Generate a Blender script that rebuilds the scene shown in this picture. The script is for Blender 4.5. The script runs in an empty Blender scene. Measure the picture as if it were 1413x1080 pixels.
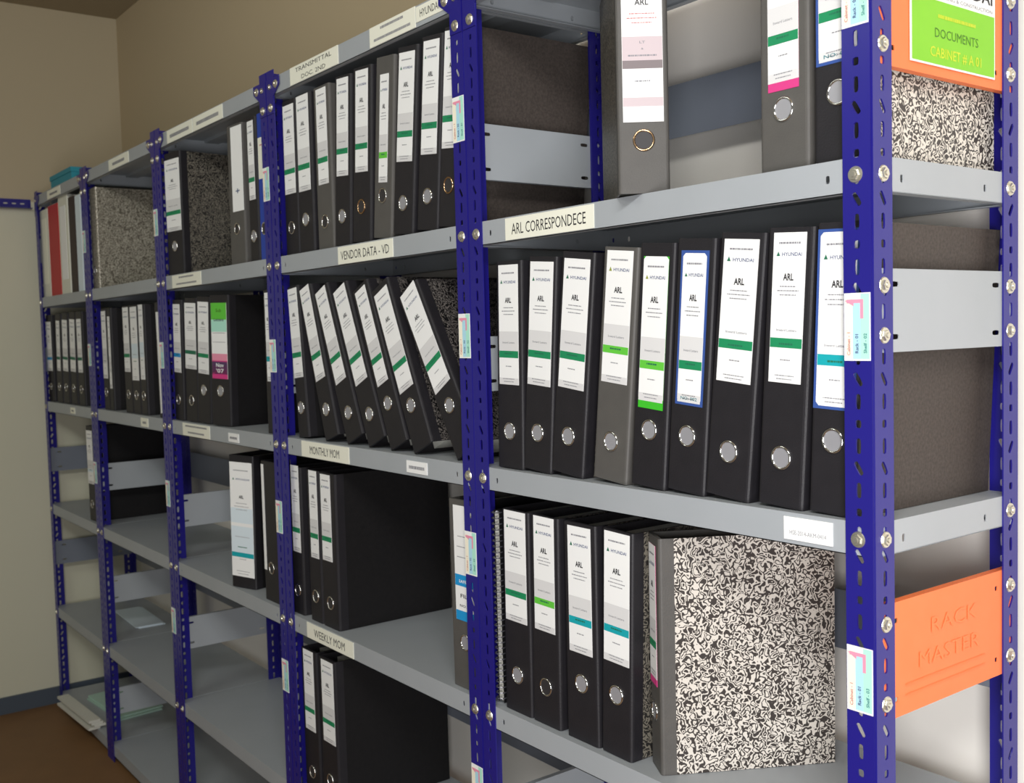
import bpy, math, random
from mathutils import Matrix, Vector
random.seed(7)
C = bpy.context.scene.collection
R = math.radians

# ------------------------------------------------------------------ camera
cam_d = bpy.data.cameras.new('camera'); cam = bpy.data.objects.new('camera', cam_d); C.objects.link(cam)
cam_d.sensor_width = 36.0; cam_d.sensor_fit = 'HORIZONTAL'; cam_d.lens = 1444.93 * 36.0 / 1413.0
cam_d.clip_start = 0.02
cam_d.dof.use_dof = True; cam_d.dof.focus_distance = 1.45; cam_d.dof.aperture_fstop = 11.0
cam.matrix_world = Matrix(((0.6018123, -0.02927126, 0.79810096, 0.66822),
                           (0.7982042, 0.05496192, -0.59987436, -0.99319),
                           (-0.02630608, 0.99805932, 0.0564412, -0.56094),
                           (0, 0, 0, 1)))
bpy.context.scene.camera = cam

# ------------------------------------------------------------------ world, lights, exposure
world = bpy.data.worlds.new('room_air'); bpy.context.scene.world = world; world.use_nodes = True
world.node_tree.nodes['Background'].inputs[0].default_value = (0.95, 0.93, 0.86, 1)
world.node_tree.nodes['Background'].inputs[1].default_value = 0.14
def area(name, loc, target, sx, sy, power, col):
    d = bpy.data.lights.new(name, 'AREA'); d.shape = 'RECTANGLE'; d.size = sx; d.size_y = sy
    d.energy = power; d.color = col
    o = bpy.data.objects.new(name, d); C.objects.link(o); o.location = loc
    o.rotation_euler = (Vector(target) - Vector(loc)).to_track_quat('-Z', 'Y').to_euler()
    return o
area('near_ceiling_tube', (1.00, -1.35, 0.68), (-0.2, 0.1, -0.9), 1.2, 0.30, 32, (1.0, 0.99, 0.97))
area('far_ceiling_tube', (-1.5, -1.7, 0.70), (-2.0, 0.2, -1.0), 1.2, 0.30, 9, (0.94, 1.0, 0.92))
area('added_front_fill', (1.00, -1.20, -0.95), (0.0, 0.2, -0.60), 0.6, 0.9, 21, (1.0, 0.985, 1.0))  # added fill light near the camera, not a lamp of the room
vs = bpy.context.scene.view_settings
vs.view_transform = 'Standard'; vs.look = 'None'; vs.gamma = 1; vs.exposure = 0.42
vs.use_curve_mapping = False

# ------------------------------------------------------------------ dimensions
PX = [0.0, -0.758, -1.524, -2.273, -3.001, -3.679]       # post lines, right to left
D = 0.305                                                # rack depth
LV = [-0.011, -0.400, -0.800, -1.200, -1.607, -1.950]    # shelf levels, top down
FLOOR = -1.990
SH = {'t': -0.3808, 'm': -0.7808, 'l': -1.1808, 'f': -1.5878}
WALL_Y = 0.356; WALL_X = -3.735; CEIL = 0.748

# ------------------------------------------------------------------ materials
def srgb(r, g, b):
    return tuple(((c / 255) / 12.92 if c / 255 <= 0.04045 else ((c / 255 + 0.055) / 1.055) ** 2.4) for c in (r, g, b)) + (1,)
MATS = {}
def mat(name, col, rough=0.6, metal=0.0, bump=None, var=None, spec=0.5):
    m = bpy.data.materials.new(name); m.use_nodes = True; nt = m.node_tree; b = nt.nodes['Principled BSDF']
    b.inputs['Base Color'].default_value = col; b.inputs['Roughness'].default_value = rough
    b.inputs['Metallic'].default_value = metal; b.inputs['Specular IOR Level'].default_value = spec
    tc = nt.nodes.new('ShaderNodeTexCoord')
    if var:   # (noise scale, second colour)
        n = nt.nodes.new('ShaderNodeTexNoise'); n.inputs['Scale'].default_value = var[0]; n.inputs['Detail'].default_value = 4
        mx = nt.nodes.new('ShaderNodeMix'); mx.data_type = 'RGBA'
        mx.inputs[6].default_value = col; mx.inputs[7].default_value = var[1]
        nt.links.new(tc.outputs['Object'], n.inputs['Vector']); nt.links.new(n.outputs['Fac'], mx.inputs[0])
        nt.links.new(mx.outputs[2], b.inputs['Base Color'])
    if bump:  # (scale, strength)
        n2 = nt.nodes.new('ShaderNodeTexNoise'); n2.inputs['Scale'].default_value = bump[0]; n2.inputs['Detail'].default_value = 3
        bp = nt.nodes.new('ShaderNodeBump'); bp.inputs['Strength'].default_value = bump[1]; bp.inputs['Distance'].default_value = 0.001
        nt.links.new(tc.outputs['Object'], n2.inputs['Vector']); nt.links.new(n2.outputs['Fac'], bp.inputs['Height'])
        nt.links.new(bp.outputs['Normal'], b.inputs['Normal'])
    MATS[name] = m; return m
def marble(name, dark, light, scale=62, bands=4.0, cut=0.46, rough=0.45, soft=0.06, metal=0.0):
    """the squiggly 'cloud paper' that covers lever arch boards"""
    m = mat(name, light, rough, metal); nt = m.node_tree; b = nt.nodes['Principled BSDF']
    tc = nt.nodes.new('ShaderNodeTexCoord'); n = nt.nodes.new('ShaderNodeTexNoise')
    n.inputs['Scale'].default_value = scale; n.inputs['Detail'].default_value = 0.6; n.inputs['Distortion'].default_value = 0.5
    mu = nt.nodes.new('ShaderNodeMath'); mu.operation = 'MULTIPLY'; mu.inputs[1].default_value = bands * 2
    pp = nt.nodes.new('ShaderNodeMath'); pp.operation = 'PINGPONG'; pp.inputs[1].default_value = 1.0
    rp = nt.nodes.new('ShaderNodeValToRGB')
    rp.color_ramp.elements[0].position = cut - soft; rp.color_ramp.elements[0].color = dark
    rp.color_ramp.elements[1].position = cut + soft; rp.color_ramp.elements[1].color = light
    nt.links.new(tc.outputs['Object'], n.inputs['Vector']); nt.links.new(n.outputs['Fac'], mu.inputs[0])
    nt.links.new(mu.outputs[0], pp.inputs[0]); nt.links.new(pp.outputs[0], rp.inputs[0])
    nt.links.new(rp.outputs[0], b.inputs['Base Color'])
    return m
mat('blue_paint', srgb(33, 28, 126), 0.30, bump=(90, 0.08))
mat('grey_paint', srgb(171, 176, 181), 0.42, var=(6, srgb(158, 164, 168)), bump=(300, 0.05))
mat('shaded_grey_paint', srgb(126, 132, 144), 0.45, var=(8, srgb(114, 121, 133)))  # the shelves' grey, darkened and bluer: panel shade put into the colour
mat('zinc', srgb(215, 212, 196), 0.28, 0.85)
mat('chrome', srgb(225, 225, 222), 0.12, 1.0)
mat('brass_ring', srgb(215, 180, 140), 0.2, 1.0)
mat('disc_grey', srgb(165, 165, 170), 0.35, 0.3)
mat('disc_dark', srgb(48, 46, 48), 0.5)
mat('black_vinyl', srgb(27, 26, 30), 0.5, bump=(420, 0.35), var=(35, srgb(38, 36, 40)), spec=0.4)
mat('grey_black_vinyl', srgb(78, 76, 74), 0.55, bump=(420, 0.35), var=(35, srgb(90, 88, 84)))
mat('black_board', srgb(12, 12, 14), 0.65, bump=(160, 0.3), var=(120, srgb(26, 24, 25)), spec=0.3)
mat('brown_board', srgb(46, 40, 38), 0.6, bump=(160, 0.3), var=(260, srgb(92, 84, 78)), spec=0.3)
mat('blue_vinyl', srgb(22, 62, 165), 0.4)
marble('marble_paper', srgb(58, 52, 49), srgb(218, 212, 202), 122, 4.5, 0.50)
marble('marble_dark', srgb(16, 15, 16), srgb(105, 100, 96), 140, 4.5, 0.55)
marble('marble_grey', srgb(44, 42, 40), srgb(118, 113, 102), 120, 4.5, 0.5)
marble('marble_silver', srgb(112, 106, 94), srgb(190, 184, 168), 130, 4.0, 0.5, rough=0.3, metal=0.25)
mat('paper', srgb(225, 224, 214), 0.8, var=(200, srgb(200, 200, 190)))
mat('label_white', srgb(246, 247, 246), 0.6)
mat('label_cream', srgb(242, 242, 226), 0.6)
mat('label_grey', srgb(222, 222, 222), 0.6)
mat('label_blue_white', srgb(222, 236, 244), 0.6)
mat('label_dark_grey', srgb(130, 120, 122), 0.6)
mat('label_mauve', srgb(205, 190, 194), 0.6)
mat('ink', srgb(32, 30, 34), 0.7)
mat('ink_soft', srgb(140, 140, 146), 0.7)
mat('ink_blue', srgb(72, 86, 128), 0.7)
mat('ink_red', srgb(196, 120, 120), 0.7)
mat('ink_teal', srgb(60, 130, 140), 0.7)
mat('logo_green', srgb(30, 110, 80), 0.7)
mat('logo_olive', srgb(150, 160, 60), 0.7)
mat('band_green', srgb(20, 138, 88), 0.6)
mat('band_light_green', srgb(98, 200, 62), 0.6)
mat('edge_green', srgb(60, 190, 40), 0.6)
mat('band_cyan', srgb(10, 165, 175), 0.6)
mat('band_blue', srgb(20, 150, 215), 0.6)
mat('edge_blue', srgb(52, 84, 156), 0.6)
mat('edge_magenta', srgb(215, 60, 135), 0.6)
mat('pink', srgb(236, 150, 176), 0.6)
mat('purple_edge', srgb(108, 90, 190), 0.6)
mat('sticker_cream', srgb(250, 244, 222), 0.5)
mat('sticker_blue', srgb(178, 224, 240), 0.5)
mat('sticker_green', srgb(178, 234, 214), 0.5)
mat('orange_paint', srgb(246, 120, 60), 0.45, var=(30, srgb(247, 130, 74)))
mat('orange_relief', srgb(247, 128, 68), 0.45)
mat('sheet_green', srgb(122, 196, 30), 0.5, var=(20, srgb(138, 208, 44)))
mat('sheet_yellow', srgb(200, 215, 40), 0.5)
mat('ink_green', srgb(70, 120, 30), 0.6)
mat('file_red', srgb(190, 26, 34), 0.5)
mat('file_white', srgb(226, 226, 212), 0.6)
mat('file_brown', srgb(52, 38, 36), 0.6)
mat('teal_card', srgb(30, 140, 160), 0.55)
mat('pale_green_paper', srgb(185, 215, 200), 0.7)
mat('wire', srgb(150, 150, 160), 0.3, 0.8)
mat('plastic_black', srgb(20, 20, 22), 0.4)
mat('baseboard_paint', srgb(74, 84, 96), 0.5)
mat('ceiling_paint', srgb(165, 152, 128), 0.9, bump=(40, 0.2))
# floor: brown sheet flooring with soft mottling
mat('floor_brown', srgb(116, 84, 52), 0.6, var=(9, srgb(136, 100, 62)), bump=(60, 0.1))
# wall: painted cream up to the rack tops, tan above that line
def wall_mat(name, low, high):
    wm = mat(name, low, 0.85, bump=(120, 0.12)); nt = wm.node_tree
    ge = nt.nodes.new('ShaderNodeNewGeometry'); sp = nt.nodes.new('ShaderNodeSeparateXYZ')
    gt = nt.nodes.new('ShaderNodeMath'); gt.operation = 'GREATER_THAN'; gt.inputs[1].default_value = -0.005
    mx = nt.nodes.new('ShaderNodeMix'); mx.data_type = 'RGBA'
    mx.inputs[6].default_value = low; mx.inputs[7].default_value = high
    nt.links.new(ge.outputs['Position'], sp.inputs[0]); nt.links.new(sp.outputs['Z'], gt.inputs[0])
    nt.links.new(gt.outputs[0], mx.inputs[0]); nt.links.new(mx.outputs[2], nt.nodes['Principled BSDF'].inputs['Base Color'])
wall_mat('wall_paint', srgb(242, 238, 230), srgb(190, 173, 142))
wall_mat('dim_wall_paint', srgb(212, 210, 188), srgb(188, 175, 148))  # left wall: darker copy of the wall paint, light falloff put into the colour

# ------------------------------------------------------------------ mesh builder
class MB:
    def __init__(s): s.v = []; s.f = []; s.m = []; s.names = []
    def mi(s, name):
        if name not in s.names: s.names.append(name)
        return s.names.index(name)
    def add(s, vs_, fs, m, M=None):
        b = len(s.v); k = s.mi(m)
        for p in vs_: s.v.append(tuple(M @ Vector(p)) if M is not None else tuple(p))
        for f in fs: s.f.append([b + i for i in f]); s.m.append(k)
    def box(s, a, b, m, M=None):
        (x0, y0, z0), (x1, y1, z1) = a, b
        v = [(x0,y0,z0),(x1,y0,z0),(x1,y1,z0),(x0,y1,z0),(x0,y0,z1),(x1,y0,z1),(x1,y1,z1),(x0,y1,z1)]
        s.add(v, [(0,3,2,1),(4,5,6,7),(0,1,5,4),(1,2,6,5),(2,3,7,6),(3,0,4,7)], m, M)
    def prism(s, pts, z0, z1, m, M=None, side=None, caps=True):
        n = len(pts); v = [(x, y, z0) for x, y in pts] + [(x, y, z1) for x, y in pts]
        if caps: s.add(v, [tuple(range(n))[::-1], tuple(range(n, 2 * n))], m, M)
        for i in range(n):
            j = (i + 1) % n
            s.add([v[i], v[j], v[n + j], v[n + i]], [(0, 1, 2, 3)], side(pts[i], pts[j]) if side else m, M)
    def torus(s, r, t, m, M=None, n=28, k=8):
        v = []; f = []
        for i in range(n):
            a = 2 * math.pi * i / n
            for j in range(k):
                b = 2 * math.pi * j / k
                v.append(((r + t * math.cos(b)) * math.cos(a), t * math.sin(b), (r + t * math.cos(b)) * math.sin(a)))
        for i in range(n):
            for j in range(k):
                f.append((i*k+j, i*k+(j+1)%k, ((i+1)%n)*k+(j+1)%k, ((i+1)%n)*k+j))
        s.add(v, f, m, M)
    def cyl(s, r0, r1, y0, y1, m, M=None, n=20):      # axis along -y..+y
        v = [(r0*math.cos(2*math.pi*i/n), y0, r0*math.sin(2*math.pi*i/n)) for i in range(n)] + \
            [(r1*math.cos(2*math.pi*i/n), y1, r1*math.sin(2*math.pi*i/n)) for i in range(n)]
        s.add(v, [tuple(range(n)), tuple(range(n, 2*n))[::-1]] + [(i, n+i, n+(i+1)%n, (i+1)%n) for i in range(n)], m, M)
    def data(s, name):
        me = bpy.data.meshes.new(name); me.from_pydata(s.v, [], s.f)
        for n in s.names: me.materials.append(MATS[n])
        me.polygons.foreach_set('material_index', s.m); me.update(); return me
    def build(s, name, parent=None, loc=(0, 0, 0), rot=(0, 0, 0)):
        return link(name, s.data(name), parent, loc, rot)
def link(name, me, parent=None, loc=(0, 0, 0), rot=(0, 0, 0)):
    o = bpy.data.objects.new(name, me); C.objects.link(o); o.parent = parent
    o.location = loc; o.rotation_euler = rot; return o
def empty(name, loc, rot=(0, 0, 0)):
    o = bpy.data.objects.new(name, None); C.objects.link(o); o.location = loc; o.rotation_euler = rot
    o.empty_display_size = 0.05; return o
def tag(o, label=None, cat=None, group=None, kind=None):
    if label: o['label'] = label
    if cat: o['category'] = cat
    if group: o['group'] = group
    if kind: o['kind'] = kind
    return o

TXT = {}
def text_geo(st, bold=0.0):
    """vertices and faces of a line of lettering, one unit high, centred on x, baseline at 0"""
    key = (st, bold)
    if key not in TXT:
        cu = bpy.data.curves.new('lettering', 'FONT'); cu.body = st; cu.align_x = 'CENTER'; cu.resolution_u = 2; cu.offset = bold
        ob = bpy.data.objects.new('lettering', cu); C.objects.link(ob)
        bpy.context.view_layer.update()
        ev = ob.evaluated_get(bpy.context.evaluated_depsgraph_get()); me = ev.to_mesh()
        TXT[key] = ([tuple(v.co) for v in me.vertices], [tuple(p.vertices) for p in me.polygons])
        ev.to_mesh_clear(); C.objects.unlink(ob); bpy.data.objects.remove(ob); bpy.data.curves.remove(cu)
    return TXT[key]
def put_text(mb, st, x, z, size, m, M, bold=0.0, width=None, rot=0.0):
    """lettering on a face that looks along -y (local), centred at x, baseline z"""
    v, f = text_geo(st, bold); sx = size
    if width:
        w = max(p[0] for p in v) - min(p[0] for p in v); sx = width / w
    c, s_ = math.cos(rot), math.sin(rot)
    pts = [(x + p[0]*sx*c - p[1]*size*s_, 0, z + p[0]*sx*s_ + p[1]*size*c) for p in v]
    mb.add(pts, f, m, M)
def bars(mb, x, z, w, h, m, M, seed=0):
    """a line of print too small to read: broken dashes"""
    rd = random.Random(seed); p = -w / 2
    while p < w / 2 - 0.0006:
        l = min(rd.uniform(0.0010, 0.0042), w / 2 - p)
        mb.add([(x+p, 0, z), (x+p+l, 0, z), (x+p+l, 0, z+h), (x+p, 0, z+h)], [(0, 1, 2, 3)], m, M); p += l + rd.uniform(0.0005, 0.0009)

# ------------------------------------------------------------------ perforated sheet metal
def plate(mb, cols, H, th, M, m, rim='grey'):
    """sheet in the local x-z plane, thickness th along +y.  cols = [(x0, x1, [(z, rx, rz, angle), ...]), ...]"""
    N = 12
    for x0, x1, holes in cols:
        zc = 0.0
        for (z, rx, rz, a) in sorted(holes):
            hc = max(rz, rx) + 0.002; za, zb = z - hc, z + hc
            if za > zc: mb.add([(x0,0,zc),(x1,0,zc),(x1,0,za),(x0,0,za),(x0,th,zc),(x1,th,zc),(x1,th,za),(x0,th,za)], [(0,1,2,3),(7,6,5,4)], m, M)
            cx = (x0 + x1) / 2
            o = []
            for i in range(3): o.append((x0 + (x1-x0)*i/3, za))
            for i in range(3): o.append((x1, za + (zb-za)*i/3))
            for i in range(3): o.append((x1 - (x1-x0)*i/3, zb))
            for i in range(3): o.append((x0, zb - (zb-za)*i/3))
            r = []
            for i in range(N):
                t = 2*math.pi*i/N - 3*math.pi/4
                px, pz = rx*math.cos(t), rz*math.sin(t)
                # squarer ends for slots
                q = max(abs(math.cos(t)), abs(math.sin(t))); px /= q**0.5; pz /= q**0.5
                r.append((cx + px*math.cos(a) - pz*math.sin(a), z + px*math.sin(a) + pz*math.cos(a)))
            v = [(p[0], 0, p[1]) for p in o] + [(p[0], 0, p[1]) for p in r] + [(p[0], th, p[1]) for p in o] + [(p[0], th, p[1]) for p in r]
            f = []
            for i in range(N):
                j = (i+1) % N
                f += [(i, j, N+j, N+i), (2*N+i, 3*N+i, 3*N+j, 2*N+j), (N+i, N+j, 3*N+j, 3*N+i)]
            mb.add(v, f, m, M); zc = zb
        if zc < H: mb.add([(x0,0,zc),(x1,0,zc),(x1,0,H),(x0,0,H),(x0,th,zc),(x1,th,zc),(x1,th,H),(x0,th,H)], [(0,1,2,3),(7,6,5,4)], m, M)
    a, b = cols[0][0], cols[-1][1]
    mb.add([(a,0,0),(b,0,0),(b,th,0),(a,th,0),(a,0,H),(b,0,H),(b,th,H),(a,th,H)], [(0,3,2,1),(4,5,6,7),(1,2,6,5),(3,0,4,7)], m, M)

FW = 0.035; TH = 0.002
PH = 0.025 - FLOOR
def post_mesh(sx, sy):
    """slotted angle: one flange along x (sx), one along y (sy), corner at the origin"""
    mb = MB()
    holes = []; z = 0.02; k = 0
    while z < PH - 0.015:
        holes.append([(0.0033, 0.0088, 0.0), (0.0038, 0.0045, 0.0), (0.0033, 0.0088, 0.0), (0.0032, 0.0085, 0.55)][k % 4])
        holes[-1] = (z,) + holes[-1]; z += 0.0245; k += 1
    hx = [(z_, a, b, c * sx) for z_, a, b, c in holes]
    # flange in the x-z plane, outer face at y = 0 going outward (y = -TH*sy .. 0)
    plate(mb, [(0, FW, [(z_, a, b, c) for z_, a, b, c in hx])], PH, TH, Matrix.Diagonal((sx, -sy, 1, 1)), 'blue_paint')
    Mr = Matrix(((0, -sx, 0, 0), (sy, 0, 0, 0), (0, 0, 1, 0), (0, 0, 0, 1)))
    # flange in the y-z plane, thickness towards the outside of the rack
    plate(mb, [(0, FW, [(z_, a, b, -c) for z_, a, b, c in hx])], PH, TH, Matrix(((0, -sx*1.0, 0, 0), (sy, 0, 0, 0), (0, 0, 1, 0), (0, 0, 0, 1))), 'blue_paint')
    me = mb.data('slotted_angle_post')
    return me
POST = {(sx, sy): post_mesh(sx, sy) for sx in (-1, 1) for sy in (-1, 1)}

def bolt_mesh():
    mb = MB()
    mb.cyl(0.0084, 0.0092, -0.0012, 0.0, 'zinc'); mb.cyl(0.0058, 0.0064, -0.0038, -0.0012, 'zinc', n=6); mb.cyl(0.0026, 0.0032, -0.0052, -0.0038, 'zinc', n=10)
    me = mb.data('bolt'); return me
BOLT = bolt_mesh()
def bolt(parent, base, p, rz=0.0):
    # p: world point on the sheet; base: world location of the parent
    o = link('bolt', BOLT, parent, (p[0]-base[0], p[1]-base[1], p[2]-base[2]), (0, 0, rz)); o.rotation_euler.y = random.uniform(0, 1); return o

def shelf_mesh(w):
    """pressed shelf: top sheet, four lips with bolt holes, narrow return flanges. origin at left front, level of the bolts"""
    mb = MB(); h = 0.019
    mb.box((0, 0, h-0.0012), (w, D, h), 'grey_paint')
    hz = 0.017
    cols = [(0, 0.03, [(h, 0.003, 0.0042, 0)]), (0.03, 0.046, []), (0.046, 0.066, [(h-0.001, 0.0028, 0.0045, 0)]), (0.066, w-0.066, []),
            (w-0.066, w-0.046, [(h-0.001, 0.0028, 0.0045, 0)]), (w-0.046, w-0.03, []), (w-0.03, w, [(h, 0.003, 0.0042, 0)])]
    T = Matrix.Translation((0, 0, -h))
    plate(mb, cols, 2*h-0.0012, 0.0012, T, 'grey_paint')
    plate(mb, cols, 2*h-0.0012, 0.0012, Matrix.Translation((0, D-0.0012, -h)), 'grey_paint')
    cs = [(0, 0.046, []), (0.046, 0.066, [(h-0.003, 0.0028, 0.0045, 0)]), (0.066, D-0.085, []), (D-0.085, D-0.065, [(h-0.003, 0.0028, 0.0045, 0)]), (D-0.065, D, [])]
    RY = Matrix(((0, -1, 0, 0), (1, 0, 0, 0), (0, 0, 1, 0), (0, 0, 0, 1)))
    plate(mb, cs, 2*h-0.0012, 0.0012, Matrix.Translation((0.0012, 0, -h)) @ RY, 'grey_paint')
    plate(mb, cs, 2*h-0.0012, 0.0012, Matrix.Translation((w, 0, -h)) @ RY, 'grey_paint')
    for a, b in (((0, 0, -h), (w, 0.012, -h+0.0012)), ((0, D-0.012, -h), (w, D, -h+0.0012)), ((0, 0.012, -h), (0.012, D-0.012, -h+0.0012)), ((w-0.012, 0.012, -h), (w, D-0.012, -h+0.0012))):
        mb.box(a, b, 'grey_paint')
    mb.box((0.02, D*0.5-0.02, h-0.010), (w-0.02, D*0.5+0.02, h-0.0012), 'grey_paint')    # stiffener under the sheet
    return mb.data('shelf')

def side_panel(parent, base, x, zc, m='shaded_grey_paint', ph=0.092):
    """bracing plate across the side of the rack, with slotted ends"""
    mb = MB(); y0, y1 = 0.004, D-0.004; H = ph
    dz = 0.029 if ph < 0.1 else 0.045
    sl = [(H/2-dz, 0.0085, 0.003, 0), (H/2+dz, 0.0085, 0.003, 0)] if ph < 0.1 else [(H/2-dz, 0.003, 0.003, 0), (H/2+dz, 0.003, 0.003, 0)]
    cols = [(y0, 0.030, []), (0.030, 0.052, sl), (0.052, D-0.060, []), (D-0.060, D-0.038, sl), (D-0.038, y1, [])]
    RY = Matrix(((0, -1, 0, 0), (1, 0, 0, 0), (0, 0, 1, 0), (0, 0, 0, 1)))
    plate(mb, cols, H, 0.0012, Matrix.Translation((x, 0, zc-H/2)) @ RY, m)
    mb.box((x-0.010, y0, zc+H/2-0.001), (x-0.0012, y1, zc+H/2), m)    # folded top and bottom edges
    mb.box((x-0.010, y0, zc-H/2), (x-0.0012, y1, zc-H/2+0.001), m)
    return mb.build('side_panel', parent, (-base[0], -base[1], -base[2]))

def sticker(parent, base, x, z, num):
    mb = MB(); w, h = 0.033, 0.074; T = Matrix.Translation((x-base[0], -TH-0.0008-base[1], z-base[2]))
    mb.box((-w/2, 0, -h/2), (w/2, 0.0007, h/2), 'label_white', T)
    q = lambda a, b, c, d, m, yy=-0.0001: mb.add([(a, yy, c), (b, yy, c), (b, yy, d), (a, yy, d)], [(0, 1, 2, 3)], m, T)
    q(-w/2+.001, -0.0055, -h/2+.002, h/2-.006, 'sticker_cream'); q(-0.0055, 0.0045, -h/2+.002, h/2-.010, 'sticker_blue'); q(0.0045, w/2-.001, -h/2+.002, h/2-.001, 'sticker_green')
    q(-0.013, 0.008, h/2-.011, h/2-.007, 'pink', -0.0002); q(0.004, 0.008, h/2-.028, h/2-.011, 'pink', -0.0002)
    mb.add([(-0.0155, -.0004, h/2-.008), (-0.004, -.0004, h/2-.0145), (-0.004, -.0004, h/2-.007)], [(0, 1, 2)], 'pink', T)
    T2 = Matrix.Translation((0, -0.0006, 0))
    for tx, xx, m in (('Cabinet - 1', -0.0085, 'ink_red'), ('Rack - 0%d' % num[0], 0.0018, 'ink_blue'), ('Shelf - 0%d' % num[1], 0.0125, 'ink_teal')):
        put_text(mb, tx, xx, -0.018, 0.0058, m, T @ T2, 0.01, rot=math.pi/2)
    return mb.build('rack_sticker', parent)

def shelf_label(parent, base, x0, x1, z, lines, h=0.030, m='label_cream'):
    mb = MB(); w = x1-x0; T = Matrix.Translation(((x0+x1)/2-base[0], -0.0013-base[1], z-base[2]))
    mb.box((-w/2, 0, -h/2), (w/2, 0.0012, h/2), m, T); T2 = T @ Matrix.Translation((0, -0.0002, 0))
    n = len(lines)
    for i, (tx, fr) in enumerate(lines):
        zz = h/2 - h*(i+1)/(n+0.0) + h/n*0.24
        if tx: put_text(mb, tx, 0, zz, 0.62*h/n*1.15 if m == 'label_cream' else 0.0075, 'ink' if m == 'label_cream' else 'ink_soft', T2, 0.0, width=w*fr)
        else: bars(mb, 0, zz+h*0.1, w*fr, h/n*0.26, 'ink_soft', T2, i+int(abs(x0)*100))
    return mb.build('shelf_label', parent)

def rack(k, label):
    xr, xl = PX[k]-TH, PX[k+1]+TH; w = xr-xl
    base = ((xr+xl)/2, 0.0, FLOOR)
    root = empty('shelving_rack', base); tag(root, label, 'shelving rack', 'bays of blue and grey steel shelving')
    posts = {}
    for nm, x, y, sx, sy in (('rf', xr, 0, -1, 1), ('lf', xl, 0, 1, 1), ('rb', xr, D, -1, -1), ('lb', xl, D, 1, -1)):
        posts[nm] = (link('post', POST[(sx, sy)], root, (x-base[0], y-base[1], 0)), (x, y, FLOOR))
    sm = shelf_mesh(w); shelves = []
    for z in LV: shelves.append(link('shelf', sm, root, (xl-base[0], 0, z-base[2])))
    for nm in ('rf', 'lf'):
        p, b = posts[nm]; s = -1 if nm == 'rf' else 1
        for z in LV[:5]: bolt(p, b, (b[0]+s*0.019, -TH, z))
        if k < 4 or nm == 'rf':
            bolt(p, b, (b[0]+s*0.019, -TH-0.0015, LV[0]-0.045)); bolt(p, b, (b[0]+s*0.048, -TH-0.0015, LV[0]+0.002))
        # triangular corner plate at the top of the front post
        mb = MB(); pts = [(0.0, 0.0), (s*0.066, 0.0), (s*0.066, -0.018), (s*0.034, -0.040), (s*0.034, -0.075), (0.0, -0.075)]
        if s < 0: pts = pts[::-1]
        mb.prism([(a, -b_) for a, b_ in pts], 0, 0.0015, 'blue_paint', Matrix.Translation((b[0]-base[0], -TH, LV[0]+0.017-base[2])) @ Matrix(((1,0,0,0),(0,0,-1,0),(0,-1,0,0),(0,0,0,1))))
        mb.build('corner_plate', root)
    if k == 0:
        for nm in ('rf', 'rb'):
            p, b = posts[nm]; yy = 0.019 if nm == 'rf' else D-0.019
            for z in LV[:5] + [-0.262, -0.174, -0.5205, -0.575, -0.895, -0.985]: bolt(p, b, (b[0]+TH, yy, z), math.pi/2)
    # panels
    sp = {0: [(-0.218, 'orange_paint', .130), (-0.548, 'grey_paint', .092), (-0.940, 'orange_paint', .132), (-1.40, 'grey_paint', .092)],
          1: [(-0.260,), (-0.613,), (-1.018,), (-1.40,)], 2: [(-0.21,), (-0.640,), (-1.04,), (-1.42,)], 3: [(-0.20,), (-0.575,), (-1.046,), (-1.40,)],
          4: [(-0.20,), (-0.60,), (-1.017,), (-1.406,), (-1.795,)]}[k]
    for i, a in enumerate(sp):
        m = a[1] if len(a) > 1 else 'grey_paint'; o = side_panel(root, base, xr-0.0002, a[0], m, a[2] if len(a) > 1 else 0.092)
        if m == 'orange_paint':
            o['label'] = 'orange side panel'
            if i == 0: notice_sheet(o, xr)
            else: relief(o, xr)
    if k == 4:
        for z in (-0.20, -0.62, -1.011, -1.379): side_panel(root, base, xl+0.0016, z)
    for z in (-0.198, -0.600, -0.9975, -1.40):
        mb = MB(); mb.box((xl+0.004, D+TH+0.0005, z-0.044), (xr-0.004, D+TH+0.0017, z+0.044), 'shaded_grey_paint'); mb.build('back_panel', root, (-base[0], 0, -base[2]))
    return root, base, posts, shelves

def notice_sheet(parent, x):
    """green notice on the upper orange panel, read from the right-hand side of the rack"""
    mb = MB()
    M = Matrix(((0, -1, 0, x+0.0018), (1, 0, 0, 0.161), (0, 0, 1, -0.2165), (0, 0, 0, 1)))
    w, h = 0.178, 0.112
    mb.box((-w/2, 0, -h/2), (w/2, 0.0012, h/2), 'label_white', M)
    M2 = M @ Matrix.Translation((0, -0.0003, 0)); M3 = M @ Matrix.Translation((0, -0.0006, 0))
    mb.add([(-w/2+.002, 0, -h/2+.002), (w/2-.002, 0, -h/2+.002), (w/2-.002, 0, h/2-.039), (-w/2+.002, 0, h/2-.039)], [(0,1,2,3)], 'sheet_green', M2)
    put_text(mb, 'HYUNDAI', 0.022, h/2-.026, 0.022, 'ink', M3, 0.01, width=0.12)
    put_text(mb, 'ENGINEERING & CONSTRUCTION', 0.012, h/2-.036, 0.006, 'ink_soft', M3, width=0.140)
    put_text(mb, 'DOCUMENTS', 0.004, -0.024, 0.015, 'ink_green', M3, width=0.092)
    put_text(mb, 'CABINET # A 01', 0.004, -0.046, 0.016, 'sheet_yellow', M3, 0.01, width=0.108)
    bars(mb, 0.005, -0.002, 0.08, 0.004, 'sheet_yellow', M3, 5)
    o = mb.build('notice_sheet', parent); o['label'] = 'green and white paper notice'
    return o
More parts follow.
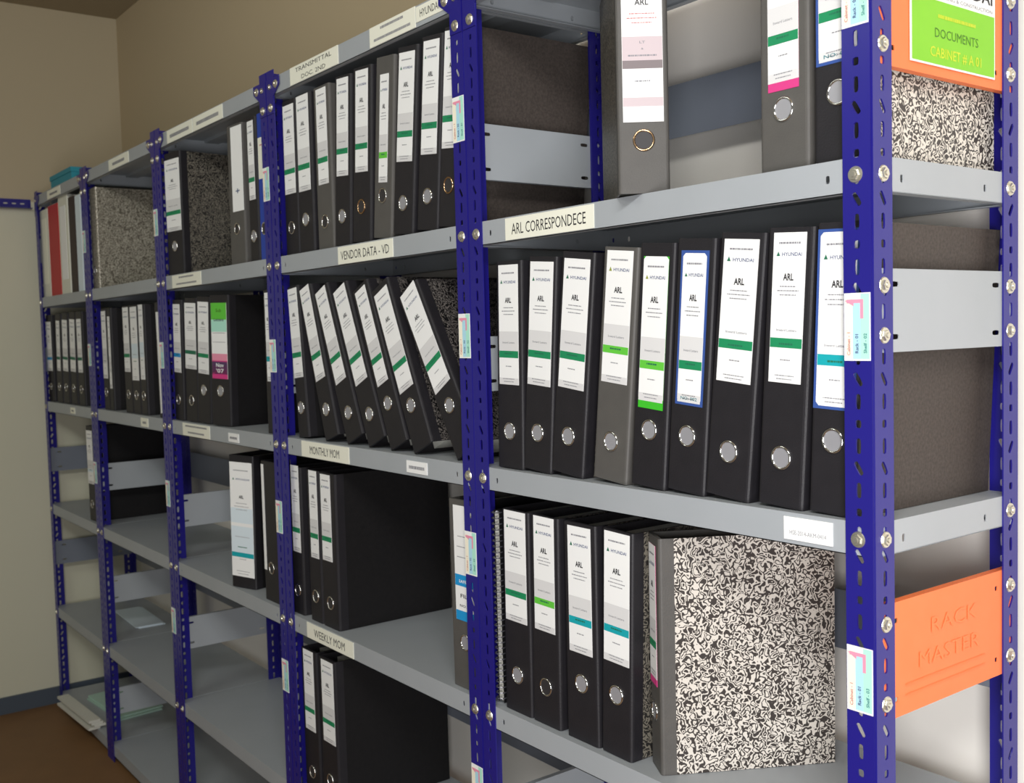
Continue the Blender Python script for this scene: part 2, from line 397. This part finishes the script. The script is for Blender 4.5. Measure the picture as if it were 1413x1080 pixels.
def relief(parent, x):
    """faint raised lettering under the paint of the lower orange panel"""
    mb = MB(); M = Matrix(((0, -1, 0, x+0.0005), (1, 0, 0, 0.150), (0, 0, 1, -0.940), (0, 0, 0, 1)))
    put_text(mb, 'RACK', 0.010, 0.018, 0.026, 'orange_relief', M, width=0.10)
    put_text(mb, 'MASTER', 0.0, -0.018, 0.026, 'orange_relief', M, width=0.13)
    bars(mb, -0.005, -0.034, 0.17, 0.003, 'orange_relief', M, 3); bars(mb, -0.005, -0.046, 0.17, 0.003, 'orange_relief', M, 4)
    return mb.build('embossed_lettering', parent)

# ------------------------------------------------------------------ room
def struct(name, a, b, m):
    mb = MB(); mb.box(a, b, m); return tag(mb.build(name), kind='structure')
struct('wall_back', (WALL_X-0.1, WALL_Y, FLOOR-0.1), (2.2, WALL_Y+0.1, CEIL+0.1), 'wall_paint')
struct('wall_left', (WALL_X-0.1, -2.8, FLOOR-0.1), (WALL_X, WALL_Y, CEIL+0.1), 'dim_wall_paint')
struct('floor', (WALL_X-0.1, -2.8, FLOOR-0.1), (2.2, WALL_Y+0.1, FLOOR), 'floor_brown')
struct('ceiling', (WALL_X-0.1, -2.8, CEIL), (2.2, WALL_Y+0.1, CEIL+0.1), 'ceiling_paint')
struct('baseboard_left', (WALL_X, -2.8, FLOOR), (WALL_X+0.010, WALL_Y, FLOOR+0.065), 'baseboard_paint')
struct('baseboard_back', (WALL_X+0.010, WALL_Y-0.010, FLOOR), (2.2, WALL_Y, FLOOR+0.065), 'baseboard_paint')
# slotted angle fixed along the left wall at the height of the rack tops
mb = MB()
n = 56; cols = []
RYL = Matrix(((0, 0, -1, 0), (1, 0, 0, 0), (0, 1, 0, 0), (0, 0, 0, 1)))
hs = [(0.03+0.03*i, 0.0026, 0.008, 0) for i in range(int(1.9/0.03))]
# built upright then laid along y: local z -> -y, local x -> z
ML = Matrix(((0, 1, 0, WALL_X+0.0), (0, 0, -1, -0.004), (1, 0, 0, -0.032), (0, 0, 0, 1)))
plate(mb, [(0, FW, hs)], 1.95, TH, ML, 'blue_paint')
mb.box((WALL_X+TH, -1.954, -0.034), (WALL_X+FW, -0.004, -0.032), 'blue_paint')
o = mb.build('trim_1'); tag(o, kind='structure')

# ------------------------------------------------------------------ racks
RACKS = [rack(0, 'right-end steel shelving bay with orange side panels and the nearest blue posts'),
         rack(1, 'second shelving bay from the right, with the VENDOR DATA and MONTHLY MOM shelf labels'),
         rack(2, 'middle one of the five shelving bays, holding a blue file and a colourful label'),
         rack(3, 'fourth shelving bay from the right, with a silver marbled file on its upper shelf'),
         rack(4, 'leftmost shelving bay, against the left wall, holding red and white files')]
def post_of(k, nm): return RACKS[k][2][nm]
# stickers on the left-hand flange of each post line
for k, zz in ((0, (-0.205, -0.565, -0.957, -1.33)), (1, (-0.208, -0.565, -0.932, -1.335)), (2, (-0.217, -0.60, -0.966, -1.333)), (3, (-0.228, -0.60, -0.993, -1.36)), (4, (-0.22, -0.6, -1.0))):
    p, b = post_of(k, 'rf')
    for i, z in enumerate(zz): sticker(p, b, PX[k]-TH-0.0175, z, (k+1, i+1))
def sl(k, j, *a, **kw):
    s = RACKS[k][3][j]; b = RACKS[k][1]
    base = (b[0]+s.location.x, 0, FLOOR+s.location.z)
    shelf_label(s, base, *a, **kw)
sl(0, 1, -0.658, -0.449, LV[1], [('ARL CORRESPONDECE', .84)], h=0.034)
sl(1, 1, -1.218, -1.004, LV[1], [('VENDOR DATA - VD', .88)], h=0.034)
sl(1, 2, -1.417, -1.202, LV[2], [('MONTHLY MOM', .62)], h=0.034)
sl(1, 2, -0.980, -0.910, LV[2]-0.001, [('', .75)], h=0.022, m='label_white')
sl(1, 3, -1.424, -1.212, LV[3], [('WEEKLY MOM', .66)], h=0.034)
sl(0, 2, -0.123, -0.055, LV[2]+0.0005, [('HSE-2014-AKM-0414', .75)], h=0.027, m='label_white')
sl(2, 1, -2.184, -1.969, LV[1], [('', .5), ('', .7)], h=0.034)
sl(2, 2, -2.152, -1.954, LV[2], [('', .8), ('', .6)], h=0.034)
sl(2, 2, -1.829, -1.764, LV[2]-0.002, [('', .7)], h=0.022, m='label_white')
sl(1, 0, -1.405, -1.189, LV[0]+0.001, [('TRANSMITTAL', .75), ('DOC. 2ND', .5)], h=0.036)
sl(1, 0, -1.063, -0.903, LV[0]+0.001, [('', .5), ('', .8)], h=0.036)
sl(1, 0, -0.900, -0.815, LV[0]+0.003, [('HYUNDAI', .7)], h=0.026, m='label_cream')
sl(2, 0, -2.175, -1.985, LV[0], [('', .75)], h=0.034)
sl(2, 0, -1.980, -1.782, LV[0], [('', .75)], h=0.034)
sl(3, 0, -2.711, -2.512, LV[0], [('', .6)], h=0.032)
sl(3, 2, -2.511, -2.444, LV[2], [('', .5)], h=0.026)
sl(4, 2, -3.307, -3.248, LV[2], [('', .5)], h=0.022)
sl(4, 0, -3.485, -3.30, LV[0], [('', .6)], h=0.030)

# ------------------------------------------------------------------ lever arch files
H = 0.332
def cover(w, dep, spine, board, h=H):
    """spine and two boards in one U of card, rounded at the spine corners"""
    t = 0.0028; r = 0.005; a = w/2
    outer = [(-a, dep), (-a, 0.022), (-a, r)] + [(-a + r - r*math.cos(t_), r - r*math.sin(t_)) for t_ in (0.5, 1.05)] + [(-a+r, 0), (a-r, 0)] + \
            [(a - r + r*math.cos(t_), r - r*math.sin(t_)) for t_ in (1.05, 0.5)] + [(a, r), (a, 0.022), (a, dep)]
    inner = [(a-t, dep), (a-t, r), (a-t-0.002, t), (-a+t+0.002, t), (-a+t, r), (-a+t, dep)]
    mb = MB(); pts = outer + inner
    def side(p, q):
        if p[1] >= 0.0219 and q[1] >= 0.0219 and abs(abs(p[0])-a) < 1e-4 and abs(abs(q[0])-a) < 1e-4: return board
        return spine
    # side walls
    n = len(pts)
    for i in range(n):
        p, q = pts[i], pts[(i+1) % n]
        mb.add([(p[0], p[1], 0), (q[0], q[1], 0), (q[0], q[1], h), (p[0], p[1], h)], [(0, 1, 2, 3)], side(p, q))
    for z, fl in ((0, 1), (h, 0)):      # rims: boards and spine
        for quad in (((-a, dep), (-a, r), (-a+t, r), (-a+t, dep)), ((a-t, dep), (a-t, r), (a, r), (a, dep)), ((-a, r), (-a+r, 0), (a-r, 0), (a, r)), ((-a, r), (a, r), (a-t-0.002, t+.003), (-a+t+0.002, t+.003))):
            v = [(x, y, z) for x, y in quad]; mb.add(v, [(0, 1, 2, 3) if not fl else (3, 2, 1, 0)], spine)
    return mb

def spine_label(parent, w, h, d, sty, off=0.0, seed=0):
    """label standing 0.6 mm proud of the spine; d = height of its lower edge"""
    mb = MB(); M = Matrix.Translation((off, -0.0008, d))
    border = sty.get('border'); rr = 0.004 if sty.get('round') else 0.0
    if border:
        e = 0.0035; bb = sty.get('bottom_only', False)
        lo = -0.010 if bb else -e
        mb.box((-w/2-(0 if bb else e), 0.0001, lo), (w/2+(0 if bb else e), 0.0008, h+(0 if bb else e)), border, M)
    if rr:
        pts = [(-w/2+rr, 0), (w/2-rr, 0), (w/2, rr), (w/2, h-rr), (w/2-rr, h), (-w/2+rr, h), (-w/2, h-rr), (-w/2, rr)]
        v = [(x, 0, z) for x, z in pts] + [(x, 0.0006, z) for x, z in pts]; k = len(pts)
        mb.add(v, [tuple(range(k))] + [((i+1) % k, i, k+i, k+(i+1) % k) for i in range(k)], 'label_white', M)
    else:
        mb.box((-w/2, 0, 0), (w/2, 0.0006, h), 'label_white', M)
    M2 = M @ Matrix.Translation((0, -0.00012, 0))
    for a, b, m in sty['bands']:
        mb.add([(-w/2+.0004, 0, a*h), (w/2-.0004, 0, a*h), (w/2-.0004, 0, b*h), (-w/2+.0004, 0, b*h)], [(0, 1, 2, 3)], m, M2)
    lab = mb.build('spine_label', parent)
    lt = MB(); M3 = M @ Matrix.Translation((0, -0.00026, 0)); s = min(1.0, w/0.052)
    if sty.get('std', True):
        bars(lt, 0, h*.925, w*.66, .0022, 'ink_soft', M3, seed)
        tx = -w*.34; tz = h*.845; q = .0030*s
        lt.add([(tx-q, 0, tz), (tx+q, 0, tz), (tx, 0, tz+2*q)], [(0, 1, 2)], sty.get('logo', 'logo_green'), M3)
        put_text(lt, 'HYUNDAI', w*.08, h*.845, .0062, 'ink_blue', M3, .012, width=w*.60)
        put_text(lt, 'ARL', 0, h*.685, .0112, 'ink', M3, .03, width=.0165*s)
        for i, (z, ww) in enumerate(((.640, .5), (.612, .66), (.584, .5))): bars(lt, 0, h*z, w*ww, .0013, 'ink_soft', M3, seed+i+1)
        put_text(lt, 'Inward Letters', 0, h*.345, .0044, 'ink_soft', M3, .01, width=w*.62)
        bars(lt, 0, h*.255, w*.42, .0022, 'logo_green', M3, seed+7)
        bars(lt, 0, h*.15, w*.3, .0014, 'ink_soft', M3, seed+8)
        bars(lt, 0, h*.045, w*.6, .0012, 'ink_soft', M3, seed+9); bars(lt, 0, h*.022, w*.5, .0012, 'ink_soft', M3, seed+10)
    for tx, x, z, size, m, ww in sty.get('text', []):
        if tx: put_text(lt, tx, x*w, z*h, size, m, M3, .015, width=ww*w if ww else None)
        else: bars(lt, x*w, z*h, ww*w, size, m, M3, seed+int(z*100))
    if lt.v: lt.build('printed_text', lab)
    return lab

def std(band, **kw):
    d = dict(bands=[(0, .055, 'label_grey'), (.225, .283, band), (.285, .445, 'label_grey')]); d.update(kw); return d
def plain(band, **kw):
    d = dict(bands=[(.235, .300, band)]); d.update(kw); return d

def ring_mesh(kind):
    mb = MB(); m = {'c': 'chrome', 'b': 'brass_ring', 'd': 'chrome'}[kind]
    mb.torus(0.0132, 0.0016, m, Matrix.Translation((0, -0.0006, 0)))
    mb.cyl(0.0126, 0.0126, -0.0007, 0.0, {'c': 'disc_grey', 'b': 'disc_dark', 'd': 'disc_dark'}[kind])
    return mb.data('finger_ring')
RING = {k: ring_mesh(k) for k in 'cbd'}
for me in RING.values():
    for p in me.polygons:
        if len(p.vertices) == 4: p.use_smooth = True
FILES = []
def file(row, x, th, w, label, lw=.05, lh=.19, ld=.135, ring='c', rd=.058, sty=None, yaw=0, off=0.0, dep=.283, board='black_board',
         spine='black_vinyl', h=H, y=.012, paper=.8, group=None, roff=0.0):
    t = R(th)
    root = empty('lever_arch_file', (x, y, SH[row] + 0.0004 + w/2*abs(math.sin(t))), (0, t, R(yaw)))
    tag(root, label, 'file binder', group or {'t': 'lever arch files on the upper shelves', 'm': 'lever arch files on the middle shelves', 'l': 'lever arch files on the lower shelves', 'f': 'lever arch files on the lowest used shelf'}[row])
    cover(w, dep, spine, board, h).build('cover', root)
    pb = MB(); pw = (w-0.008)*paper
    pb.box((-w/2+0.0035, 0.045, 0.006), (-w/2+0.0035+pw, dep-0.012, h-0.012), 'paper'); pb.build('paper_stack', root)
    if ring: link('finger_ring', RING[ring], root, (roff, 0, rd))
    if sty is not None: spine_label(root, lw, lh, ld, sty, off, seed=len(FILES)*13)
    FILES.append(root); return root

BG = std('band_green')
# --- right bay, middle shelf (nine files leaning slightly right)
file('m', -.679, 1.5, .068, 'black file nearest the second post, first in the nine-file row under ARL CORRESPONDECE', .051, .191, .135, sty=BG, rd=.060)
file('m', -.610, 4.6, .069, 'black file second from the left in the nine-file row under ARL CORRESPONDECE', .056, .190, .134, sty=BG, rd=.060, board='marble_grey')
file('m', -.538, 6.6, .074, 'third black file from the left in the nine-file row of the right bay', .058, .192, .130, sty=BG, board='marble_grey')
file('m', -.443, 6.0, .071, 'greyish file with light green band and square-cornered label, middle row of the right bay', .053, .186, .141, sty=std('band_light_green', logo='logo_olive'), spine='grey_black_vinyl', rd=.057, board='marble_grey')
file('m', -.366, 5.0, .066, 'black file whose rounded label has a bright green bottom edge, right bay', .047, .196, .118, sty=std('band_light_green', logo='logo_olive', border='edge_green', bottom_only=True, round=True), rd=.079, ring='c')
file('m', -.295, 4.8, .067, 'black file with a blue-bordered label, between the green-edged one and a taller white label', .041, .194, .119, sty=std('band_green', border='edge_blue', round=True, text=[('NO: 002', 0, .018, .0060, 'ink_teal', .7)]), rd=.075, board='marble_grey')
file('m', -.224, 5.8, .072, 'black file with green band, third from the right in the right bay middle row', .055, .177, .147, sty=plain('band_green'), rd=.059)
file('m', -.140, 3.8, .067, 'black file with green band, second from the right in the right bay middle row', .047, .177, .149, sty=plain('band_green'), rd=.059)
file('m', -.067, 2.8, .062, 'black file with cyan band beside the nearest blue post, right end of the middle row', .049, .197, .124, sty=plain('band_cyan', border='edge_blue', round=True), rd=.085, board='brown_board', dep=.287)
# --- right bay, lower shelf
file('l', -.674, .5, .071, 'black file with dark green band, left end of the lower row in the right bay', .056, .181, .150, sty=BG, rd=.062, board='marble_dark')
file('l', -.601, .8, .069, 'black file with light green band in the lower row of the right bay', .050, .181, .150, sty=std('band_light_green'), rd=.061, ring='d', board='marble_dark')
file('l', -.514, .3, .073, 'upright black file with teal band, third in the right bay lower row', .052, .192, .135, sty=std('band_cyan'), rd=.089, board='marble_grey')
file('l', -.440, 2.0, .064, 'black file with teal band leaning beside the marbled file, lower row of the right bay', .053, .191, .138, sty=std('band_cyan'), rd=.091, board='marble_grey')
file('l', -.3735, 0.6, .053, 'turned file showing its big black and white marbled side, lower shelf of the right bay', .034, .189, .130, sty=std('band_green', border='edge_magenta', bottom_only=True), rd=.082, yaw=-30, y=.028, board='marble_paper', spine='grey_black_vinyl', dep=.252, off=-.006, roff=-.004)
# --- right bay, upper shelf
STY1 = dict(std=False, bands=[(.095, .150, 'label_mauve'), (.325, .375, 'label_dark_grey'), (.375, .52, 'label_mauve')], border=None,
            text=[('ARL', 0, .71, .0105, 'ink', .34), ('', 0, .675, .0011, .0, .0)][:1] + [('', 0, .655, .0013, 'ink_red', .62), ('', 0, .628, .0013, 'ink_red', .74), ('', 0, .60, .0013, 'ink_red', .5),
                  ('LT', 0, .478, .0044, 'ink_soft', .14), ('&', 0, .440, .0034, 'ink_soft', .06), ('', 0, .400, .0020, 'ink_soft', .7), ('', 0, .245, .0018, 'ink_soft', .4)])
file('t', -.349, 0, .069, 'file turned to face the camera, standing alone on the upper shelf above ARL CORRESPONDECE', .054, .215, .094, sty=STY1, ring='b', rd=.070, yaw=52, y=.002, spine='grey_black_vinyl', board='marble_grey')
file('t', -.127, .3, .071, 'grey-brown file with magenta-edged label on the upper shelf beside the nearest post', .044, .195, .103, sty=std('band_green', border='edge_magenta', bottom_only=True), rd=.071, spine='grey_black_vinyl')
file('t', -.052, .2, .066, 'file with blue-edged label and marbled side, right behind the nearest post, upper shelf', .050, .195, .112, sty=std('band_green', border='edge_blue', round=True, text=[('NO: 001', 0, .018, .0060, 'ink_teal', .7)]), rd=.076, board='marble_paper', dep=.270)
# --- second bay, middle shelf: seven leaning left
L7 = [(-1.432, -5.3, .050, .044, .196, .131, .065), (-1.300, -18.0, .062, .044, .206, .128, .062), (-1.200, -22.8, .070, .047, .206, .125, .057), (-1.112, -23.6, .070, .051, .206, .126, .058),
      (-1.029, -23.2, .066, .043, .199, .126, .085), (-.944, -24.6, .068, .052, .204, .116, .084), (-.803, -32.0, .073, .056, .208, .127, .090)]
LL = ['nearly upright black file, first from the left of the seven leaning files', 'second of the seven leaning files from the left, under the VENDOR DATA label', 'third of the seven leaning files from the left, under the VENDOR DATA label',
      'fourth of the seven leaning files, with the dark green band, under the VENDOR DATA label', 'fifth of the seven leaning files, its ring set higher, under the VENDOR DATA label', 'sixth of the seven leaning files, just left of the most tilted one', 'most tilted file of the leaning row, beside the second blue post']
for i, ((x, t_, w, lw, lh, ld, rd), lb) in enumerate(zip(L7, LL)):
    file('m', x, t_, w, lb, lw, lh, ld, sty=std('band_green', border='edge_magenta' if i == 9 else None), rd=rd, board='marble_dark' if i > 3 else 'black_board', group='files leaning left under the vendor data label', y=.012)
# --- second bay, upper shelf: nine
T9 = [(-1.451, .5, .066, .052, .190, .132, .059, 'd'), (-1.381, .3, .069, .055, .200, .130, .070, 'c'), (-1.293, 0, .070, .044, .194, .133, .057, 'd'), (-1.222, 4.2, .066, .047, .190, .137, .058, 'c'), (-1.144, 4.3, .072, .048, .192, .134, .068, 'b'),
      (-1.064, 5.6, .068, .031, .197, .103, .079, 'd'), (-.990, 6.5, .070, .053, .192, .130, .056, 'c'), (-.907, 6.1, .068, .050, .193, .131, .059, 'c'), (-.841, 6.2, .058, .048, .194, .132, .070, 'b')]
TL = ['first file from the left on the upper shelf of the second bay', 'second file from the left on the upper shelf of the second bay', 'third file from the left on the upper shelf, greyish spine, second bay', 'fourth file from the left on the upper shelf of the second bay', 'file with brass ring in the middle of the nine on the upper shelf',
      'file with the narrowest label, set lower, among the nine on the upper shelf', 'third file from the right on the upper shelf of the second bay, wide label', 'second file from the right on the upper shelf of the second bay', 'brass-ringed file touching the second blue post, right end of the upper shelf row']
for i, ((x, t_, w, lw, lh, ld, rd, rg), lb) in enumerate(zip(T9, TL)):
    file('t', x, t_, w, lb, lw, lh, ld, sty=std('band_light_green' if i == 5 else 'band_green'), rd=rd, ring=rg, board='brown_board' if i == 8 else 'black_board', spine='grey_black_vinyl' if i in (2, 5) else 'black_vinyl', group='nine files on the upper shelf of the second bay', dep=.281)
# --- second bay, lower shelf
file('l', -1.489, 0, .056, 'black file half hidden behind the third post, under the MONTHLY MOM label', .038, .195, .141, sty=BG, rd=.054, ring='d', off=.004)
file('l', -1.400, 0, .056, 'middle one of the three black files under the MONTHLY MOM label', .037, .191, .141, sty=BG, rd=.056, ring='d', off=.004)
file('l', -1.331, 0, .072, 'rightmost of the three black files under MONTHLY MOM, showing its broad dark side', .044, .185, .144, sty=BG, rd=.054, ring='d', off=-.006)
STYF = dict(std=False, bands=[(0, .085, 'band_blue'), (.30, .40, 'band_blue')], text=[('FILE', .0, .20, .0095, 'ink', .5), ('NO. 01', 0, .12, .0060, 'ink', .55), ('SAFETY', 0, .33, .0075, 'label_white', .6), ('', -.1, .55, .0014, 'ink_soft', .5), ('', -.1, .64, .0014, 'ink_soft', .5), ('', -.1, .73, .0014, 'ink_soft', .4)])
file('l', -.822, -.4, .082, 'file with blue and white label standing alone behind the second blue post', .060, .202, .120, sty=STYF, rd=.082, ring='c', spine='grey_black_vinyl', off=.005)
# --- second bay, lowest used shelf
file('f', -1.449, -.4, .073, 'left one of the two black files under the WEEKLY MOM label', .048, .181, .150, sty=BG, rd=.055, ring='d')
file('f', -1.362, -.4, .075, 'right one of the two black files under the WEEKLY MOM label, with broad black side', .055, .180, .148, sty=BG, rd=.064, ring='d', off=.004)
# --- middle bay, upper shelf
file('t', -2.185, 0, .092, 'white-labelled file with dark marbled side, left end of the middle bay upper shelf', .084, .194, .120, sty=BG, rd=.079, yaw=7, board='marble_grey')
file('t', -1.752, .4, .084, 'grey file with a small emblem on its white label, upper shelf of the middle bay', .061, .201, .126, sty=dict(std=False, bands=[], text=[('+', 0, .20, .022, 'ink_blue', .35)]), rd=.085, ring='d', yaw=2, spine='grey_black_vinyl', off=.012)
file('t', -1.653, 0, .050, 'slim black file between the grey and the blue one, upper shelf of the middle bay', .033, .181, .143, sty=BG, rd=.059, ring='c')
file('t', -1.594, .4, .053, 'bright blue file beside the third post on the upper shelf', .040, .093, .184, sty=dict(std=False, bands=[(.0, 1, 'label_cream')], text=[('', 0, .8, .003, 'ink_red', .5)]), rd=.071, ring='d', spine='blue_vinyl', board='blue_vinyl')
# --- middle bay, middle shelf
file('m', -2.212, 2.5, .066, 'file with blue band at the left end of the middle bay, middle shelf', .053, .188, .132, sty=std('band_blue'), rd=.056, ring='d')
file('m', -2.112, 3.0, .074, 'file with dark green band and short label, second in the middle bay, middle shelf', .068, .177, .142, sty=std('logo_green'), rd=.057, ring='d', yaw=4)
file('m', -2.022, 3.6, .076, 'file with teal band next to the colourful label, middle bay', .060, .188, .130, sty=std('band_green'), rd=.087, yaw=5)
STYC = dict(std=False, bands=[(.0, .045, 'edge_magenta'), (.045, .24, 'edge_magenta'), (.06, .225, 'ink_blue'), (.24, .33, 'pink'), (.33, .62, 'label_white'), (.62, .78, 'sticker_green'), (.78, 1, 'band_light_green')],
            text=[('Sub', 0, .88, .012, 'ink_green', .35), ('Letters', 0, .76, .011, 'ink', .62), ('Nov', 0, .155, .014, 'label_white', .5), ("'07", 0, .08, .014, 'label_white', .5), ('', 0, .6, .0014, 'ink_soft', .8), ('', 0, .48, .0014, 'ink_soft', .8)])
file('m', -1.903, 1.6, .090, 'black file with the green, pink and magenta label', .074, .192, .120, sty=STYC, rd=.089, yaw=9)
file('m', -1.596, 0, .048, 'slim file half hidden behind the third post on the middle shelf', .026, .204, .121, sty=std('band_cyan'), ring=None)
# --- middle bay, lower shelf
file('l', -1.806, 1.0, .088, 'file with a label covering almost its whole spine, lower shelf of the middle bay', .080, .287, .028, sty=dict(bands=[(.17, .21, 'band_cyan'), (.21, .44, 'label_blue_white'), (.47, .60, 'label_blue_white')]), ring=None, yaw=19, y=.014, dep=.26)
file('l', -1.628, 0, .086, 'dark file with a thin white edge label beside the third post, lower shelf', .013, .252, .072, sty=dict(std=False, bands=[]), ring='d', rd=.08, off=-.033)
# --- fourth bay
file('t', -2.955, 0, .070, 'silver-grey marbled file at the left end of the fourth bay upper shelf', .05, .19, .13, sty=None, rd=.06, board='marble_silver', spine='marble_silver')
file('m', -2.893, 0, .062, 'file beside the fourth post with a long white label, middle shelf of the fourth bay', .046, .221, .103, sty=std('label_grey'), ring='d')
file('m', -2.838, 0, .040, 'thin file with narrow grey label, second on the middle shelf of the fourth bay', .022, .234, .071, sty=std('label_grey'), ring=None)
file('m', -2.656, 0, .074, 'file with dark green band, left of three close labels in the fourth bay', .054, .200, .128, sty=BG, ring='d')
file('m', -2.579, 0, .072, 'file with the widest, longest white label in the fourth bay middle shelf', .062, .224, .103, sty=dict(bands=[(.0, .3, 'label_white'), (.3, .5, 'label_blue_white')]), ring='d')
file('m', -2.510, 0, .056, 'file right of the three close labels on the middle shelf of the fourth bay', .038, .224, .107, sty=dict(bands=[(.3, .5, 'label_blue_white')]), ring='d')
file('m', -2.345, -1.5, .062, 'file with white strip label down to the shelf, behind the fourth bay right post', .026, .292, .012, sty=dict(std=False, bands=[]), ring=None, off=-.004)
# --- leftmost bay
M5 = [(-3.622, 0, .062), (-3.500, 3.0, .040), (-3.405, 3.5, .058), (-3.300, 3.0, .058), (-3.195, 0, .048)]
ML5 = ['file nearest the left wall on the middle shelf of the leftmost bay', 'second file from the left wall, with narrow label, middle shelf', 'middle one of the five files in the leftmost bay', 'second file from the right in the leftmost bay middle shelf', 'rightmost of the five files in the leftmost bay, by the post']
for i, ((x, t_, lw), lb) in enumerate(zip(M5, ML5)):
    file('m', x, t_, .070, lb, lw, .188, .118, sty=std('logo_green' if i else 'band_blue'), ring='d', yaw=2, group='five files in the leftmost bay')
file('l', -3.128, -.5, .072, 'black file standing alone on the lower shelf of the leftmost bay', .062, .187, .129, sty=std('label_blue_white'), ring='d', yaw=2)

# --- box files on the upper shelf of the leftmost bay
def box_file(x0, x1, m, h, label, strip=None):
    w = x1-x0; root = empty('box_file', ((x0+x1)/2, .012, SH['t']+.0004)); tag(root, label, 'box file', 'box files on the upper shelf of the leftmost bay')
    mb = MB(); r = .004; a = w/2; dep = .26
    mb.prism([(-a, dep), (-a, r), (-a+r*.3, r*.3), (-a+r, 0), (a-r, 0), (a-r*.3, r*.3), (a, r), (a, dep)], 0, h, m); mb.build('case', root)
    mb = MB(); mb.box((-a+.004, .002, h), (a-.004, dep-.004, h+.002), 'paper'); mb.build('paper_stack', root)
    if strip:
        mb = MB(); mb.box((-a*.6, -.0008, h*.15), (a*.6, 0, h*.9), strip); mb.build('spine_label', root)
box_file(-3.670, -3.550, 'file_white', .330, 'white box file nearest the left wall on the upper shelf', 'label_cream')
box_file(-3.546, -3.400, 'file_red', .335, 'red box file between two white ones on the leftmost upper shelf')
box_file(-3.394, -3.270, 'file_white', .350, 'taller white box file right of the red one', 'label_white')
box_file(-3.258, -3.174, 'file_brown', .335, 'dark brown box file in the leftmost bay upper shelf')
box_file(-3.170, -3.100, 'label_blue_white', .330, 'pale bluish box file at the right end of the leftmost bay upper shelf')

# --- teal carton on top of the leftmost bay
root = empty('carton', (-3.275, .075, LV[0]+.0194)); tag(root, 'flat teal carton lying on top of the leftmost bay', 'box')
mb = MB(); mb.box((-.150, -.075, 0), (.130, .17, .034), 'teal_card'); mb.build('box_base', root)
mb = MB(); mb.box((-.153, -.078, .024), (.133, .173, .040), 'teal_card'); mb.build('lid', root)

# --- spiral-bound book between the side panel and the first file of the lower row
root = empty('spiral_bound_book', (-.732, .016, SH['l']+.0004)); tag(root, 'black spiral-bound book squeezed beside the second post, right bay lower shelf', 'book')
mb = MB(); mb.box((-.008, .004, 0), (-.0072, .26, .325), 'plastic_black'); mb.box((.0072, .004, 0), (.008, .26, .325), 'plastic_black'); mb.build('cover', root)
mb = MB(); mb.box((-.007, .006, .003), (.007, .256, .321), 'paper'); mb.build('pages', root)
mb = MB()
for i in range(34):
    mb.torus(.0085, .0011, 'wire', Matrix.Translation((0, .005, .008+i*.0095)) @ Matrix.Rotation(R(90), 4, 'X'), n=14, k=5)
mb.build('wire_spiral', root)

# --- papers
def sheets(name, cx, cy, z, w, d, t, rz, label, m='paper', n=3):
    root = empty(name, (cx, cy, z+.0004), (0, 0, R(rz))); tag(root, label, 'papers')
    rd = random.Random(int(abs(cx)*1000))
    for i in range(n):
        mb = MB(); dx, dy = rd.uniform(-.01, .01), rd.uniform(-.01, .01)
        mb.box((-w/2+dx, -d/2+dy, t*i/n), (w/2+dx, d/2+dy, t*(i+1)/n-.0003), m)
        mb.build('paper_sheaf', root)
    return root
sheets('paper_stack', -3.255, .190, LV[4]+.019, .30, .095, .006, -2, 'loose white papers lying at the back of a low shelf in the leftmost bay', 'label_blue_white', 2)
sheets('paper_stack', -3.33, -.010, LV[5]+.019, .36, .040, .035, 3, 'stack of old papers along the front edge of the bottom shelf, leftmost bay', 'paper', 4)
sheets('document_folder', -3.36, .150, LV[5]+.019, .32, .16, .012, 5, 'pale green folder lying on the bottom shelf behind the old papers', 'pale_green_paper', 2)
